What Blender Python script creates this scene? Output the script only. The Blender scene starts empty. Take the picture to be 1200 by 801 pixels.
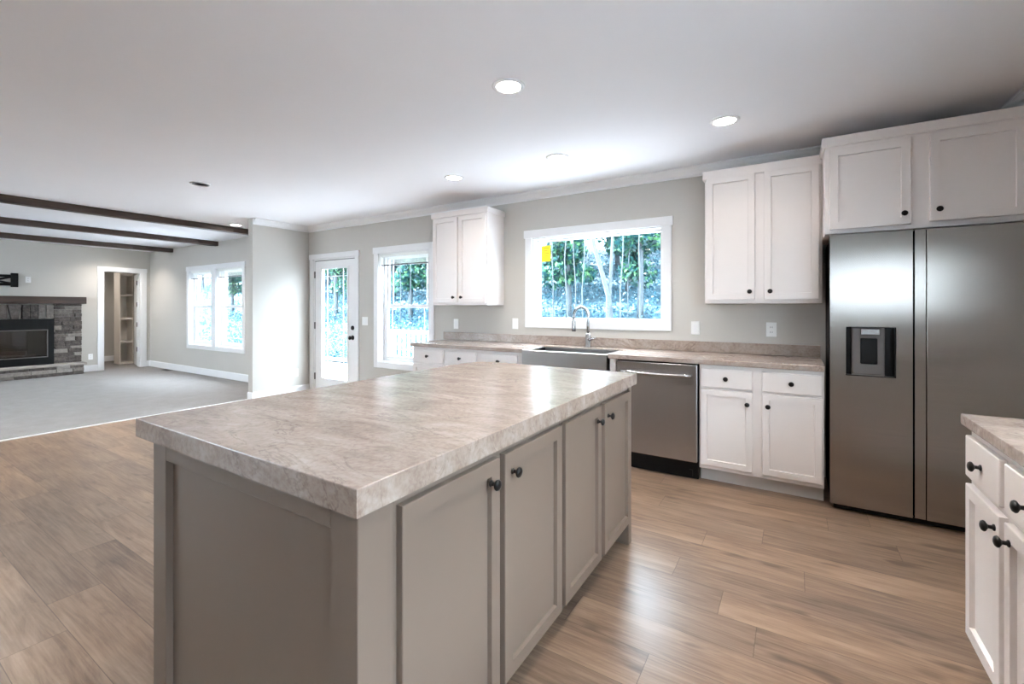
import bpy, bmesh, math, random
from mathutils import Vector, Matrix
C = bpy.context.scene
COL = C.collection
PI = math.pi
R = math.radians

# ------------------------------------------------------------------ camera
H_EYE, YAW, FPX, HOR = 1.295, 0.56, 528.1, 360.03
cd = bpy.data.cameras.new('camera'); cam = bpy.data.objects.new('camera', cd); COL.objects.link(cam)
cam.location = (0, 0, H_EYE); cam.rotation_euler = (PI/2, 0, YAW)
cd.sensor_fit = 'HORIZONTAL'; cd.sensor_width = 36.0; cd.lens = FPX/1200*36.0
cd.shift_y = (HOR-400.5)/1200.0
cd.clip_start = 0.02; cd.clip_end = 300
C.camera = cam
# ------------------------------------------------------------------ world, sun, exposure
SKY, SUN, LAMP, EXPOSURE = 25.0, 48.0, 7.0, 0.70
W = bpy.data.worlds.new('sky'); C.world = W; W.use_nodes = True
bg = W.node_tree.nodes['Background']
bg.inputs['Color'].default_value = (0.76, 0.88, 1.0, 1); bg.inputs['Strength'].default_value = SKY
sd = bpy.data.lights.new('sun', 'SUN'); sun = bpy.data.objects.new('sun', sd); COL.objects.link(sun)
sd.energy = SUN; sd.angle = R(1.0); sd.color = (1.0, 0.98, 0.95)
sun.location = (-8, 8, 12)
sun.rotation_euler = Vector((0.70, 0.0, -0.72)).to_track_quat('-Z', 'Y').to_euler()
C.view_settings.view_transform = 'Standard'; C.view_settings.look = 'None'
C.view_settings.gamma = 1.0; C.view_settings.use_curve_mapping = False
C.view_settings.exposure = EXPOSURE
C.cycles.max_bounces = 10; C.cycles.diffuse_bounces = 6; C.cycles.glossy_bounces = 4
C.cycles.transparent_max_bounces = 16; C.cycles.sample_clamp_indirect = 6.0
C.cycles.caustics_reflective = False; C.cycles.caustics_refractive = False

# ------------------------------------------------------------------ materials
def srgb(r, g, b):
    f = lambda c: (c/255/12.92) if c/255 <= .04045 else ((c/255+.055)/1.055)**2.4
    return (f(r), f(g), f(b), 1)

class NT:
    def __init__(s, name):
        s.m = bpy.data.materials.new(name); s.m.use_nodes = True
        s.t = s.m.node_tree; s.n = s.t.nodes; s.b = s.n['Principled BSDF']
    def add(s, typ, **kw):
        n = s.n.new(typ)
        for k, v in kw.items():
            setattr(n, k, v)
        return n
    def link(s, a, b): s.t.links.new(a, b)
    def coord(s, scale=(1, 1, 1), rot=(0, 0, 0), kind='Object'):
        tc = s.add('ShaderNodeTexCoord'); mp = s.add('ShaderNodeMapping')
        mp.inputs['Scale'].default_value = scale; mp.inputs['Rotation'].default_value = rot
        s.link(tc.outputs[kind], mp.inputs['Vector']); return mp.outputs['Vector']
    def noise(s, vec, scale, detail=4, rough=.5, dist=0):
        n = s.add('ShaderNodeTexNoise'); n.inputs['Scale'].default_value = scale
        n.inputs['Detail'].default_value = detail; n.inputs['Roughness'].default_value = rough
        n.inputs['Distortion'].default_value = dist
        s.link(vec, n.inputs['Vector']); return n.outputs['Fac']
    def ramp(s, fac, stops):
        r = s.add('ShaderNodeValToRGB'); e = r.color_ramp.elements
        e[0].position, e[0].color = stops[0][0], stops[0][1]
        e[1].position, e[1].color = stops[-1][0], stops[-1][1]
        for p, c in stops[1:-1]:
            k = e.new(p); k.color = c
        s.link(fac, r.inputs['Fac']); return r.outputs['Color']
    def mix(s, fac, a, b, mode='MIX'):
        n = s.add('ShaderNodeMix', data_type='RGBA', blend_type=mode)
        for sock, v in ((n.inputs[0], fac), (n.inputs[6], a), (n.inputs[7], b)):
            if isinstance(v, (int, float)): sock.default_value = v
            elif isinstance(v, tuple): sock.default_value = v
            else: s.link(v, sock)
        return n.outputs[2]
    def math(s, op, a, b=None, c=None):
        n = s.add('ShaderNodeMath', operation=op)
        for i, v in enumerate((a, b, c)):
            if v is None: continue
            if isinstance(v, (int, float)): n.inputs[i].default_value = v
            else: s.link(v, n.inputs[i])
        return n.outputs[0]
    def bump(s, h, strength=.1, dist=.01):
        b = s.add('ShaderNodeBump'); b.inputs['Strength'].default_value = strength
        b.inputs['Distance'].default_value = dist; s.link(h, b.inputs['Height'])
        s.link(b.outputs['Normal'], s.b.inputs['Normal'])
    def set(s, **kw):
        for k, v in kw.items():
            s.b.inputs[k.replace('_', ' ')].default_value = v

def paint(name, rgb, rough=.5, var=.03, nscale=3.0, bumpy=0, bscale=200, spec=.5):
    t = NT(name); c = srgb(*rgb); v = t.coord()
    f = t.noise(v, nscale, 3)
    lo = tuple(x*(1-var) for x in c[:3])+(1,); hi = tuple(min(1, x*(1+var)) for x in c[:3])+(1,)
    t.link(t.ramp(f, [(.35, lo), (.65, hi)]), t.b.inputs['Base Color'])
    t.set(Roughness=rough); t.b.inputs['Specular IOR Level'].default_value = spec
    if bumpy: t.bump(t.noise(v, bscale, 2), bumpy, .002)
    return t.m

def steel(name, rgb, rough, aniso, grain=(1, 0, 0)):
    t = NT(name); t.set(Metallic=1.0, Roughness=rough, Anisotropic=aniso)
    v = t.coord((300, 300, 1) if grain[2] else (1, 1, 300))
    f = t.noise(v, 1.0, 2)
    c = srgb(*rgb); lo = tuple(x*.93 for x in c[:3])+(1,)
    t.link(t.ramp(f, [(.3, lo), (.7, c)]), t.b.inputs['Base Color'])
    tg = t.add('ShaderNodeCombineXYZ')
    for i in range(3): tg.inputs[i].default_value = grain[i]
    t.link(tg.outputs[0], t.b.inputs['Tangent'])
    return t.m

M = {}
M['wall'] = paint('wall_paint', (195, 191, 184), .75, .012, 1.0, .03, 120, .3)
M['ceiling'] = paint('ceiling_paint', (244, 244, 246), .85, .01, 1.0, .03, 90, .2)
M['trim'] = paint('trim_white', (236, 236, 236), .4, .01)
M['cab'] = paint('cabinet_white', (234, 227, 223), .38, .012)
M['cab_in'] = paint('toe_kick_white', (214, 210, 206), .5, .02)
M['isl'] = paint('cabinet_taupe', (122, 108, 97), .42, .025, 2.0)
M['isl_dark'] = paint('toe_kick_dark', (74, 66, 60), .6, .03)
M['knob'] = paint('oiled_bronze', (17, 15, 14), .32, .1, spec=.35)
M['black'] = paint('black_plastic', (9, 9, 10), .4, .1, spec=.2)
M['black_metal'] = paint('black_steel', (10, 10, 11), .5, .1, spec=.2)
M['grey_plastic'] = paint('grey_plastic', (96, 92, 90), .4, .05)
M['plate'] = paint('plate_white', (240, 240, 238), .35, .01)
M['slot'] = paint('slot_grey', (70, 70, 70), .5, .02)
M['fridge'] = steel('fridge_steel', (172, 167, 162), .27, .88)
M['dw'] = steel('dishwasher_steel', (180, 178, 178), .26, .8, (0, 0, 1))
M['sink'] = steel('sink_steel', (176, 172, 168), .3, .5)
M['chrome'] = steel('brushed_nickel', (160, 160, 160), .25, 0.0)
M['hinge'] = paint('hinge_metal', (70, 66, 62), .4, .05)
M['yellow'] = paint('yellow_paper', (250, 225, 20), .5, .02)
M['greytext'] = paint('sticker_ink', (180, 150, 20), .6, .02)
t = NT('blind_white'); v = t.coord(); c = t.ramp(t.noise(v, 3, 2), [(.3, srgb(236, 236, 232)), (.7, srgb(242, 242, 240))])
t.link(c, t.b.inputs['Base Color']); tl = t.add('ShaderNodeBsdfTranslucent'); t.link(c, tl.inputs['Color'])
mx = t.add('ShaderNodeMixShader'); mx.inputs[0].default_value = .5
t.link(t.b.outputs[0], mx.inputs[1]); t.link(tl.outputs[0], mx.inputs[2]); t.link(mx.outputs[0], t.n['Material Output'].inputs[0]); M['blind'] = t.m
M['shelf'] = paint('closet_shelf', (226, 218, 208), .5, .02)
M['vinyl'] = paint('vinyl_white', (240, 241, 242), .35, .01)

# beams and mantel
t = NT('dark_stained_wood'); v = t.coord((6, .5, 6)); f = t.noise(v, 3, 6, .6, .6)
t.link(t.ramp(f, [(.3, srgb(38, 27, 22)), (.55, srgb(62, 45, 36)), (.75, srgb(84, 63, 52))]), t.b.inputs['Base Color'])
t.set(Roughness=.5); t.bump(f, .2, .004); M['beam'] = t.m

# laminate worktop, warm marble with brown and grey veins
t = NT('marble_laminate')
v = t.coord((1, 1, 1), (0, 0, R(-38)))
wob = t.noise(v, 2.6, 5, .6)
vs = t.coord((1.0, 2.6, 1.6), (0, 0, R(-38)))
cl = t.noise(vs, 3.0, 7, .62, 1.1)
base = t.ramp(cl, [(.28, srgb(130, 112, 100)), (.42, srgb(150, 133, 122)), (.58, srgb(164, 150, 140)), (.75, srgb(186, 174, 164))])
def veins(scale, dist, width, stretch, rot):
    vv = t.coord(stretch, (0, 0, R(rot))); n = t.noise(vv, scale, 8, .62, dist)
    d = t.math('ABSOLUTE', t.math('SUBTRACT', n, .5))
    return t.math('SUBTRACT', 1.0, t.math('SMOOTH_MIN', t.math('DIVIDE', d, width), 1.0, .2))
v1 = veins(2.6, 1.3, .022, (1, 2.6, 1.5), -42)
v2 = veins(6.0, 1.6, .03, (1, 2.2, 1.5), -30)
patch = t.ramp(wob, [(.42, (0, 0, 0, 1)), (.62, (1, 1, 1, 1))])
m1 = t.math('MULTIPLY', v1, patch); m2 = t.math('MULTIPLY', v2, t.math('SUBTRACT', 1.0, patch))
c1 = t.mix(t.math('MULTIPLY', m1, .75), base, srgb(96, 76, 66))
c2 = t.mix(t.math('MULTIPLY', m2, .4), c1, srgb(112, 96, 88))
sp = t.noise(v, 60, 3, .6)
c3 = t.mix(.10, c2, t.ramp(sp, [(.35, srgb(150, 130, 120)), (.6, srgb(235, 225, 215))]))
t.link(c3, t.b.inputs['Base Color'])
t.set(Roughness=.22); M['marble'] = t.m

# vinyl planks running along x
t = NT('wood_plank')
tc = t.add('ShaderNodeTexCoord'); sx = t.add('ShaderNodeSeparateXYZ'); t.link(tc.outputs['Object'], sx.inputs[0])
PW, PL = .186, 1.22
yr = t.math('DIVIDE', t.math('ADD', sx.outputs['Y'], 20.06), PW); row = t.math('FLOOR', yr)
wn = t.add('ShaderNodeTexWhiteNoise', noise_dimensions='1D'); t.link(row, wn.inputs['W'])
xr = t.math('ADD', t.math('DIVIDE', t.math('ADD', sx.outputs['X'], 40.0), PL), t.math('MULTIPLY', wn.outputs['Value'], 7.31))
idx = t.math('FLOOR', xr)
cv = t.add('ShaderNodeCombineXYZ'); t.link(idx, cv.inputs[0]); t.link(row, cv.inputs[1])
wn2 = t.add('ShaderNodeTexWhiteNoise', noise_dimensions='2D'); t.link(cv.outputs[0], wn2.inputs['Vector'])
off = t.math('MULTIPLY', wn2.outputs['Value'], 37.0)
gv = t.add('ShaderNodeCombineXYZ')
t.link(t.math('MULTIPLY', sx.outputs['X'], 1.0), gv.inputs[0]); t.link(t.math('MULTIPLY', sx.outputs['Y'], 9.0), gv.inputs[1]); t.link(off, gv.inputs[2])
g1 = t.noise(gv.outputs[0], 2.6, 9, .68, .9)
gv2 = t.add('ShaderNodeCombineXYZ')
t.link(sx.outputs['X'], gv2.inputs[0]); t.link(t.math('MULTIPLY', sx.outputs['Y'], 3.0), gv2.inputs[1]); t.link(off, gv2.inputs[2])
g2 = t.noise(gv2.outputs[0], 1.5, 3, .5, .4)
gv3 = t.add('ShaderNodeCombineXYZ')
t.link(t.math('MULTIPLY', sx.outputs['X'], 4.0), gv3.inputs[0]); t.link(t.math('MULTIPLY', sx.outputs['Y'], 110.0), gv3.inputs[1]); t.link(off, gv3.inputs[2])
g3 = t.noise(gv3.outputs[0], 1.0, 2, .5)
tone = t.ramp(g1, [(.30, srgb(76, 57, 44)), (.45, srgb(128, 103, 84)), (.58, srgb(160, 134, 112)), (.74, srgb(186, 161, 139))])
tone = t.mix(.5, tone, t.ramp(g2, [(.3, srgb(98, 80, 68)), (.5, srgb(150, 126, 105)), (.7, srgb(180, 155, 132))]))
var = t.ramp(wn2.outputs['Value'], [(0, (.70, .69, .70, 1)), (1, (1.08, 1.05, 1.02, 1))])
tone = t.mix(1.0, tone, var, 'MULTIPLY')
tone = t.mix(.16, tone, t.ramp(g3, [(.3, srgb(80, 64, 52)), (.7, srgb(190, 170, 150))]))
kn = t.noise(gv2.outputs[0], 3.2, 2, .5)
tone = t.mix(t.ramp(kn, [(.64, (0, 0, 0, 1)), (.74, (.75, .75, .75, 1))]), tone, srgb(84, 66, 54))
fy = t.math('FRACT', yr); fx = t.math('FRACT', xr)
ey = t.math('MINIMUM', fy, t.math('SUBTRACT', 1.0, fy)); ex = t.math('MINIMUM', fx, t.math('SUBTRACT', 1.0, fx))
seam = t.math('MAXIMUM', t.math('LESS_THAN', ey, .007), t.math('LESS_THAN', ex, .0012))
tone = t.mix(t.math('MULTIPLY', seam, .55), tone, srgb(62, 49, 40))
t.link(tone, t.b.inputs['Base Color'])
t.set(Roughness=.31); t.bump(t.math('SUBTRACT', g3, t.math('MULTIPLY', seam, 1.5)), .12, .002); M['plank'] = t.m

# carpet
t = NT('carpet_pile'); v = t.coord()
f = t.noise(v, 5, 5, .65); f2 = t.noise(v, 130, 3)
c = t.ramp(f, [(.3, srgb(114, 107, 104)), (.7, srgb(131, 125, 121))])
t.link(t.mix(.25, c, t.ramp(f2, [(.3, srgb(88, 82, 79)), (.7, srgb(150, 144, 139))])), t.b.inputs['Base Color'])
t.set(Roughness=.95); t.b.inputs['Specular IOR Level'].default_value = .1
t.b.inputs['Sheen Weight'].default_value = .2
t.bump(f2, .5, .01); M['carpet'] = t.m

# ledge stone, one tone per stone
t = NT('ledge_stone'); v = t.coord()
gi = t.add('ShaderNodeNewGeometry'); f = t.noise(v, 22, 5, .7)
c = t.ramp(gi.outputs['Random Per Island'], [(0, srgb(34, 29, 27)), (.4, srgb(64, 56, 52)), (.7, srgb(92, 82, 77)), (.86, srgb(136, 127, 120)), (1, srgb(190, 182, 174))])
t.link(t.mix(.45, c, t.ramp(f, [(.3, srgb(44, 36, 34)), (.7, srgb(150, 140, 132))])), t.b.inputs['Base Color'])
t.set(Roughness=.85); t.bump(f, .8, .02); M['stone'] = t.m
M['slab'] = paint('hearth_slab', (168, 158, 150), .7, .15, 6, .2, 40)

def glass(name, tint, refl):
    t = NT(name); t.n.remove(t.b); out = t.n['Material Output']
    tr = t.add('ShaderNodeBsdfTransparent'); tr.inputs[0].default_value = tint
    gl = t.add('ShaderNodeBsdfGlossy'); gl.inputs['Roughness'].default_value = .02
    lw = t.add('ShaderNodeLayerWeight'); lw.inputs['Blend'].default_value = .5
    fr = t.math('ADD', .04, t.math('MULTIPLY', .9, t.math('POWER', lw.outputs['Facing'], 5.0)))
    mx = t.add('ShaderNodeMixShader'); t.link(t.math('MULTIPLY', fr, refl), mx.inputs[0])
    t.link(tr.outputs[0], mx.inputs[1]); t.link(gl.outputs[0], mx.inputs[2]); t.link(mx.outputs[0], out.inputs[0])
    return t.m
M['glass'] = glass('window_glass', (.97, .985, .99, 1), 1.0)
M['smoked'] = glass('smoked_glass', (.55, .54, .52, 1), 1.6)

def emit(name, col, s):
    t = NT(name); t.b.inputs['Emission Color'].default_value = col; t.b.inputs['Emission Strength'].default_value = s
    t.b.inputs['Base Color'].default_value = (.9, .9, .9, 1); return t.m
M['lamp_on'] = emit('lamp_lens_lit', (1, .97, .92, 1), 6.0)
M['lamp_off'] = paint('lamp_lens_unlit', (205, 206, 206), .4, .02)

def leafmat(name, lo, mid, hi):
    t = NT(name); gi = t.add('ShaderNodeNewGeometry')
    c = t.ramp(gi.outputs['Random Per Island'], [(0, srgb(*lo)), (.5, srgb(*mid)), (1, srgb(*hi))])
    t.link(c, t.b.inputs['Base Color']); t.set(Roughness=.5)
    tl = t.add('ShaderNodeBsdfTranslucent'); t.link(c, tl.inputs['Color'])
    mx = t.add('ShaderNodeMixShader'); mx.inputs[0].default_value = .35
    t.link(t.b.outputs[0], mx.inputs[1]); t.link(tl.outputs[0], mx.inputs[2])
    t.link(mx.outputs[0], t.n['Material Output'].inputs[0]); return t.m
M['leaf'] = leafmat('leaf_green', (8, 42, 48), (20, 70, 72), (72, 116, 72))
M['under'] = leafmat('leaf_undergrowth', (22, 60, 74), (40, 80, 96), (74, 108, 120))
M['bark'] = paint('bark_pale', (50, 58, 62), .9, .25, 8, .6, 30)
t = NT('bank_soil'); v = t.coord(); f = t.noise(v, 1.6, 6, .7)
t.link(t.ramp(f, [(.3, srgb(22, 46, 58)), (.55, srgb(36, 66, 78)), (.75, srgb(58, 84, 92))]), t.b.inputs['Base Color'])
t.set(Roughness=.9); t.bump(f, .8, .1); M['bank'] = t.m
M['yard'] = paint('pale_sandy_ground', (158, 161, 166), .9, .10, .8, .4, 12)

# ------------------------------------------------------------------ mesh helpers
def newbm(): return bmesh.new()
def bx(bm, x0, x1, y0, y1, z0, z1, bev=0.0, seg=1):
    x0, x1 = sorted((x0, x1)); y0, y1 = sorted((y0, y1)); z0, z1 = sorted((z0, z1))
    vs = [bm.verts.new(p) for p in ((x0, y0, z0), (x1, y0, z0), (x1, y1, z0), (x0, y1, z0), (x0, y0, z1), (x1, y0, z1), (x1, y1, z1), (x0, y1, z1))]
    fs = [bm.faces.new([vs[i] for i in q]) for q in ((3, 2, 1, 0), (4, 5, 6, 7), (0, 1, 5, 4), (1, 2, 6, 5), (2, 3, 7, 6), (3, 0, 4, 7))]
    if bev:
        es = list({e for f in fs for e in f.edges})
        bmesh.ops.bevel(bm, geom=es, offset=bev, segments=seg, affect='EDGES', profile=.5, clamp_overlap=True)
    return bm
def lathe(bm, prof, n=20, mat=Matrix()):
    rings = []
    for r, z in prof:
        rings.append([bm.verts.new(mat @ Vector((r*math.cos(2*PI*k/n), r*math.sin(2*PI*k/n), z))) for k in range(n)])
    for a, b in zip(rings, rings[1:]):
        for k in range(n):
            f = bm.faces.new((a[k], a[(k+1) % n], b[(k+1) % n], b[k])); f.smooth = True
    if prof[0][0] > 1e-6: bm.faces.new(list(reversed(rings[0])))
    if prof[-1][0] > 1e-6: bm.faces.new(rings[-1])
    return bm
def tube(bm, pts, rad, n=12, caps=True):
    pts = [Vector(p) for p in pts]; rads = rad if isinstance(rad, (list, tuple)) else [rad]*len(pts)
    rings = []; up = None
    for i, p in enumerate(pts):
        d = (pts[min(i+1, len(pts)-1)]-pts[max(i-1, 0)]).normalized()
        if up is None: up = d.orthogonal().normalized()
        else: up = (up-d*up.dot(d)).normalized()
        s = d.cross(up)
        rings.append([bm.verts.new(p+(up*math.cos(2*PI*k/n)+s*math.sin(2*PI*k/n))*rads[i]) for k in range(n)])
    for a, b in zip(rings, rings[1:]):
        for k in range(n):
            f = bm.faces.new((a[k], a[(k+1) % n], b[(k+1) % n], b[k])); f.smooth = True
    if caps: bm.faces.new(list(reversed(rings[0]))); bm.faces.new(rings[-1])
    return bm
def prism(bm, prof, p0, p1, udir, close=True):
    """extrude a closed 2D profile (u, z) from p0 to p1; u runs along udir"""
    p0, p1, udir = Vector(p0), Vector(p1), Vector(udir)
    a = [bm.verts.new(p0+udir*u+Vector((0, 0, z))) for u, z in prof]
    b = [bm.verts.new(p1+udir*u+Vector((0, 0, z))) for u, z in prof]
    n = len(prof)
    for k in range(n): bm.faces.new((a[k], a[(k+1) % n], b[(k+1) % n], b[k]))
    bm.faces.new(list(reversed(a))); bm.faces.new(b); return bm
def obj(name, bm, mat, parent=None, loc=None, smooth=False, label=None):
    bmesh.ops.recalc_face_normals(bm, faces=bm.faces)
    me = bpy.data.meshes.new(name); bm.to_mesh(me); bm.free()
    me.materials.append(M[mat] if isinstance(mat, str) else mat)
    o = bpy.data.objects.new(name, me); COL.objects.link(o)
    if parent: o.parent = parent
    if loc: o.location = loc
    if label: o['label'] = label
    return o
def tag(o, label, cat, group=None, kind=None):
    o['label'] = label; o['category'] = cat
    if group: o['group'] = group
    if kind: o['kind'] = kind
    return o
def thing(name, label, cat, loc=(0, 0, 0), rz=0, group=None):
    o = bpy.data.objects.new(name, None); COL.objects.link(o); o.empty_display_size = .1
    o.location = loc; o.rotation_euler = (0, 0, rz)
    return tag(o, label, cat, group)
def struct(name, bm, mat, label=None, cat=None):
    o = obj(name, bm, mat); o['kind'] = 'structure'
    if label: o['label'] = label
    if cat: o['category'] = cat
    return o
def dup(root, loc, rz=None, label=None):
    r = root.copy(); COL.objects.link(r); r.location = loc
    if rz is not None: r.rotation_euler = (0, 0, rz)
    if label: r['label'] = label
    for ch in list(root.children):
        c = ch.copy(); COL.objects.link(c); c.parent = r
        for g in list(ch.children):
            d = g.copy(); COL.objects.link(d); d.parent = c
    return r
def wall_x(bm, x0, x1, y0, y1, z0, z1, holes):
    """wall along x, holes (hx0,hx1,hz0,hz1)"""
    xs = sorted({x0, x1, *[h[0] for h in holes], *[h[1] for h in holes]})
    for a, b in zip(xs, xs[1:]):
        hs = sorted((h[2], h[3]) for h in holes if h[0] <= a and h[1] >= b); z = z0
        for h in hs:
            if h[0] > z: bx(bm, a, b, y0, y1, z, h[0])
            z = h[1]
        if z < z1: bx(bm, a, b, y0, y1, z, z1)
    return bm
def wall_y(bm, x0, x1, y0, y1, z0, z1, holes):
    wall_x(bm, y0, y1, x0, x1, z0, z1, holes)
    for v in bm.verts: v.co = Vector((v.co.y, v.co.x, v.co.z))
    return bm

# ------------------------------------------------------------------ room shell
YB, XR, XF, YFR, ZC = 4.185, 1.15, -12.05, -2.9, 2.515
XP0, XP1, YP = -6.396, -6.286, 3.341                       # partition stub between living room and kitchen
WINZ = (.565, 2.015)
struct('floor', bx(newbm(), -6.49, XR+.12, YFR-.15, YB+.15, -.06, 0), 'plank', 'brown wood plank floor of the kitchen', 'floor')
struct('floor_carpet', bx(newbm(), -14.2, -6.49, YFR-.15, YB+.15, -.06, .004), 'carpet', 'pale greige carpet of the living room', 'carpet')
struct('trim_1', bx(newbm(), -6.508, -6.482, YFR, YB, 0, .012, .003), 'trim', 'thin pale strip where carpet meets planks', 'trim')
struct('ceiling', bx(newbm(), -14.2, XR+.3, YFR-.75, YB+.15, ZC, ZC+.12), 'ceiling', 'flat off-white ceiling', 'ceiling')
W1 = (-2.366, -1.017, 1.157, 2.031); W2 = (-4.737, -3.832, *WINZ); D1 = (-6.165, -5.21, 0, 2.015)
L1 = (-10.194, -9.283, *WINZ); L2 = (-9.116, -8.19, *WINZ)
struct('wall_back', wall_x(newbm(), -14.2, XR+.12, YB, YB+.15, 0, ZC, [W1, W2, D1, L1, L2]), 'wall', 'pale greige wall with the windows and back door', 'wall')
FILL_FW = [(-10.2, -8.6, 1.0, 2.05), (-8.2, -6.55, .95, 2.05)]  # added openings, unseen, that let fill daylight in from behind the camera
struct('wall_front', wall_x(newbm(), -14.2, XR+.12, YFR-.15, YFR, 0, ZC, FILL_FW), 'wall')
FILL_RW = [(-1.0, 1.6, 1.22, 1.88)]  # added opening, unseen, for fill daylight and the refrigerator's reflection
struct('wall_right', wall_y(newbm(), XR, XR+.15, YFR, YB, 0, ZC, FILL_RW), 'wall')
CD = (3.39, 4.017, 0, 2.045)
struct('wall_fireplace', wall_y(newbm(), XF-.12, XF, YFR, YB, 0, ZC, [CD]), 'wall', 'pale greige living room wall around the fireplace', 'wall')
struct('wall_partition', bx(newbm(), XP0, XP1, YP, YB, 0, ZC), 'wall', 'short pale wall ending beside the back door', 'wall')
bm = newbm(); bx(bm, -14.1, -14.0, 2.6, YB, 0, ZC); bx(bm, -14.0, XF-.12, 2.6, 2.7, 0, ZC)
struct('wall_closet', bm, 'wall')
# baseboards
BP = [(0, 0), (.014, 0), (.014, .115), (.006, .13), (0, .13)]
def base(name, p0, p1, u): struct(name, prism(newbm(), BP, p0, p1, u), 'trim')
base('baseboard_back', (XF, YB, 0), (XP0, YB, 0), (0, -1, 0))
base('baseboard_partition', (XP1, YP, 0), (XP1, YB, 0), (1, 0, 0))
base('baseboard_stub', (XP0, YP, 0), (XP1+.014, YP, 0), (0, -1, 0))
base('baseboard_kitchen', (-5.13, YB, 0), (-3.53, YB, 0), (0, -1, 0))
base('baseboard_fireplace', (XF, 3.06, 0), (XF, 3.30, 0), (1, 0, 0))
base('baseboard_corner', (XF, 4.11, 0), (XF, YB, 0), (1, 0, 0))
base('baseboard_closet', (-14.0, 2.7, 0), (-14.0, YB, 0), (1, 0, 0))
# crown moulding
CP = [(0, ZC), (.078, ZC), (.078, ZC-.012), (.066, ZC-.016), (.05, ZC-.035), (.028, ZC-.052), (.016, ZC-.062), (.014, ZC-.08), (0, ZC-.08)]
struct('trim_2', prism(newbm(), CP, (XP1, YB, 0), (XR, YB, 0), (0, -1, 0)), 'trim', 'white crown moulding along the back wall', 'crown moulding')
struct('trim_3', prism(newbm(), CP, (XP1, YP, 0), (XP1, YB, 0), (1, 0, 0)), 'trim', 'white crown moulding on the short partition wall', 'crown moulding')
struct('trim_4', prism(newbm(), CP, (XR, YFR, 0), (XR, YB, 0), (-1, 0, 0)), 'trim', 'white crown moulding on the right wall', 'crown moulding')

# ------------------------------------------------------------------ windows (local: x along wall, +y outwards, origin at inner wall face)
def frame_ring(bm, x0, x1, z0, z1, w, y0, y1, wt=None, wb=None, bev=.002):
    wt = wt or w; wb = wb or w
    bx(bm, x0, x0+w, y0, y1, z0, z1, bev); bx(bm, x1-w, x1, y0, y1, z0, z1, bev)
    bx(bm, x0+w, x1-w, y0, y1, z1-wt, z1, bev); bx(bm, x0+w, x1-w, y0, y1, z0, z0+wb, bev)
def casing(bm, x0, x1, z0, z1, w=.085, ear=.014, bottom=True, wl=None, wr=None):
    wl = w if wl is None else wl; wr = w if wr is None else wr
    zb = z0-w*.9 if bottom else z0
    if wl: bx(bm, x0-wl, x0, -.018, 0, zb, z1, .002)
    if wr: bx(bm, x1, x1+wr, -.018, 0, zb, z1, .002)
    bx(bm, x0-wl-(ear if wl else 0), x1+wr+(ear if wr else 0), -.023, 0, z1, z1+w, .002)
    if bottom: bx(bm, x0, x1, -.018, 0, zb, z0, .002)
def jamb(bm, x0, x1, z0, z1, d=.15, t=.012, bottom=True):
    bx(bm, x0, x0+t, 0, d, z0, z1); bx(bm, x1-t, x1, 0, d, z0, z1); bx(bm, x0+t, x1-t, 0, d, z1-t, z1)
    if bottom: bx(bm, x0+t, x1-t, -.004, d, z0, z0+t)
def grille(bm, x0, x1, z0, z1, y, off=.10, w=.006, vt=True, top=True, bot=True):
    for x in (x0+off, x1-off): bx(bm, x-w, x+w, y-.004, y+.004, z0, z1)
    if top: bx(bm, x0, x1, y-.004, y+.004, z1-off-w, z1-off+w)
    if bot: bx(bm, x0, x1, y-.004, y+.004, z0+off-w, z0+off+w)
def double_hung(name, h, Y, label, rz=0, wl=.085, wr=.085, bars=True):
    x0, x1, z0, z1 = h; xc = (x0+x1)/2; a, b = x0-xc, x1-xc
    bm = newbm(); casing(bm, a, b, z0, z1, wl=wl, wr=wr); jamb(bm, a, b, z0, z1)
    root = obj(name, bm, 'trim', loc=(xc, Y, 0)); root.rotation_euler = (0, 0, rz)
    root['kind'] = 'structure'; root['label'] = label; root['category'] = 'window'
    bm = newbm(); frame_ring(bm, a+.012, b-.012, z0+.012, z1-.012, .03, .075, .145); obj('window_frame', bm, 'vinyl', root)
    zm = (z0+z1)/2+.02
    i0, i1 = a+.042, b-.042
    bm = newbm(); frame_ring(bm, i0, i1, zm-.02, z1-.042, .032, .112, .138); up = obj('upper_sash', bm, 'vinyl', root)
    bm = newbm(); frame_ring(bm, i0, i1, z0+.042, zm+.022, .038, .08, .108); lo = obj('lower_sash', bm, 'vinyl', root)
    bm = newbm(); bx(bm, i0+.03, i1-.03, .123, .127, zm+.01, z1-.072); obj('pane', bm, 'glass', up)
    bm = newbm(); bx(bm, i0+.036, i1-.036, .092, .096, z0+.078, zm-.014); obj('pane', bm, 'glass', lo)
    if bars:
        bm = newbm(); grille(bm, i0+.032, i1-.032, zm+.012, z1-.074, .119, .075, .005, bot=False); obj('grille', bm, 'vinyl', up)
        bm = newbm(); grille(bm, i0+.038, i1-.038, z0+.08, zm-.016, .088, .085, .005, top=False); obj('grille', bm, 'vinyl', lo)
    return root
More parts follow.
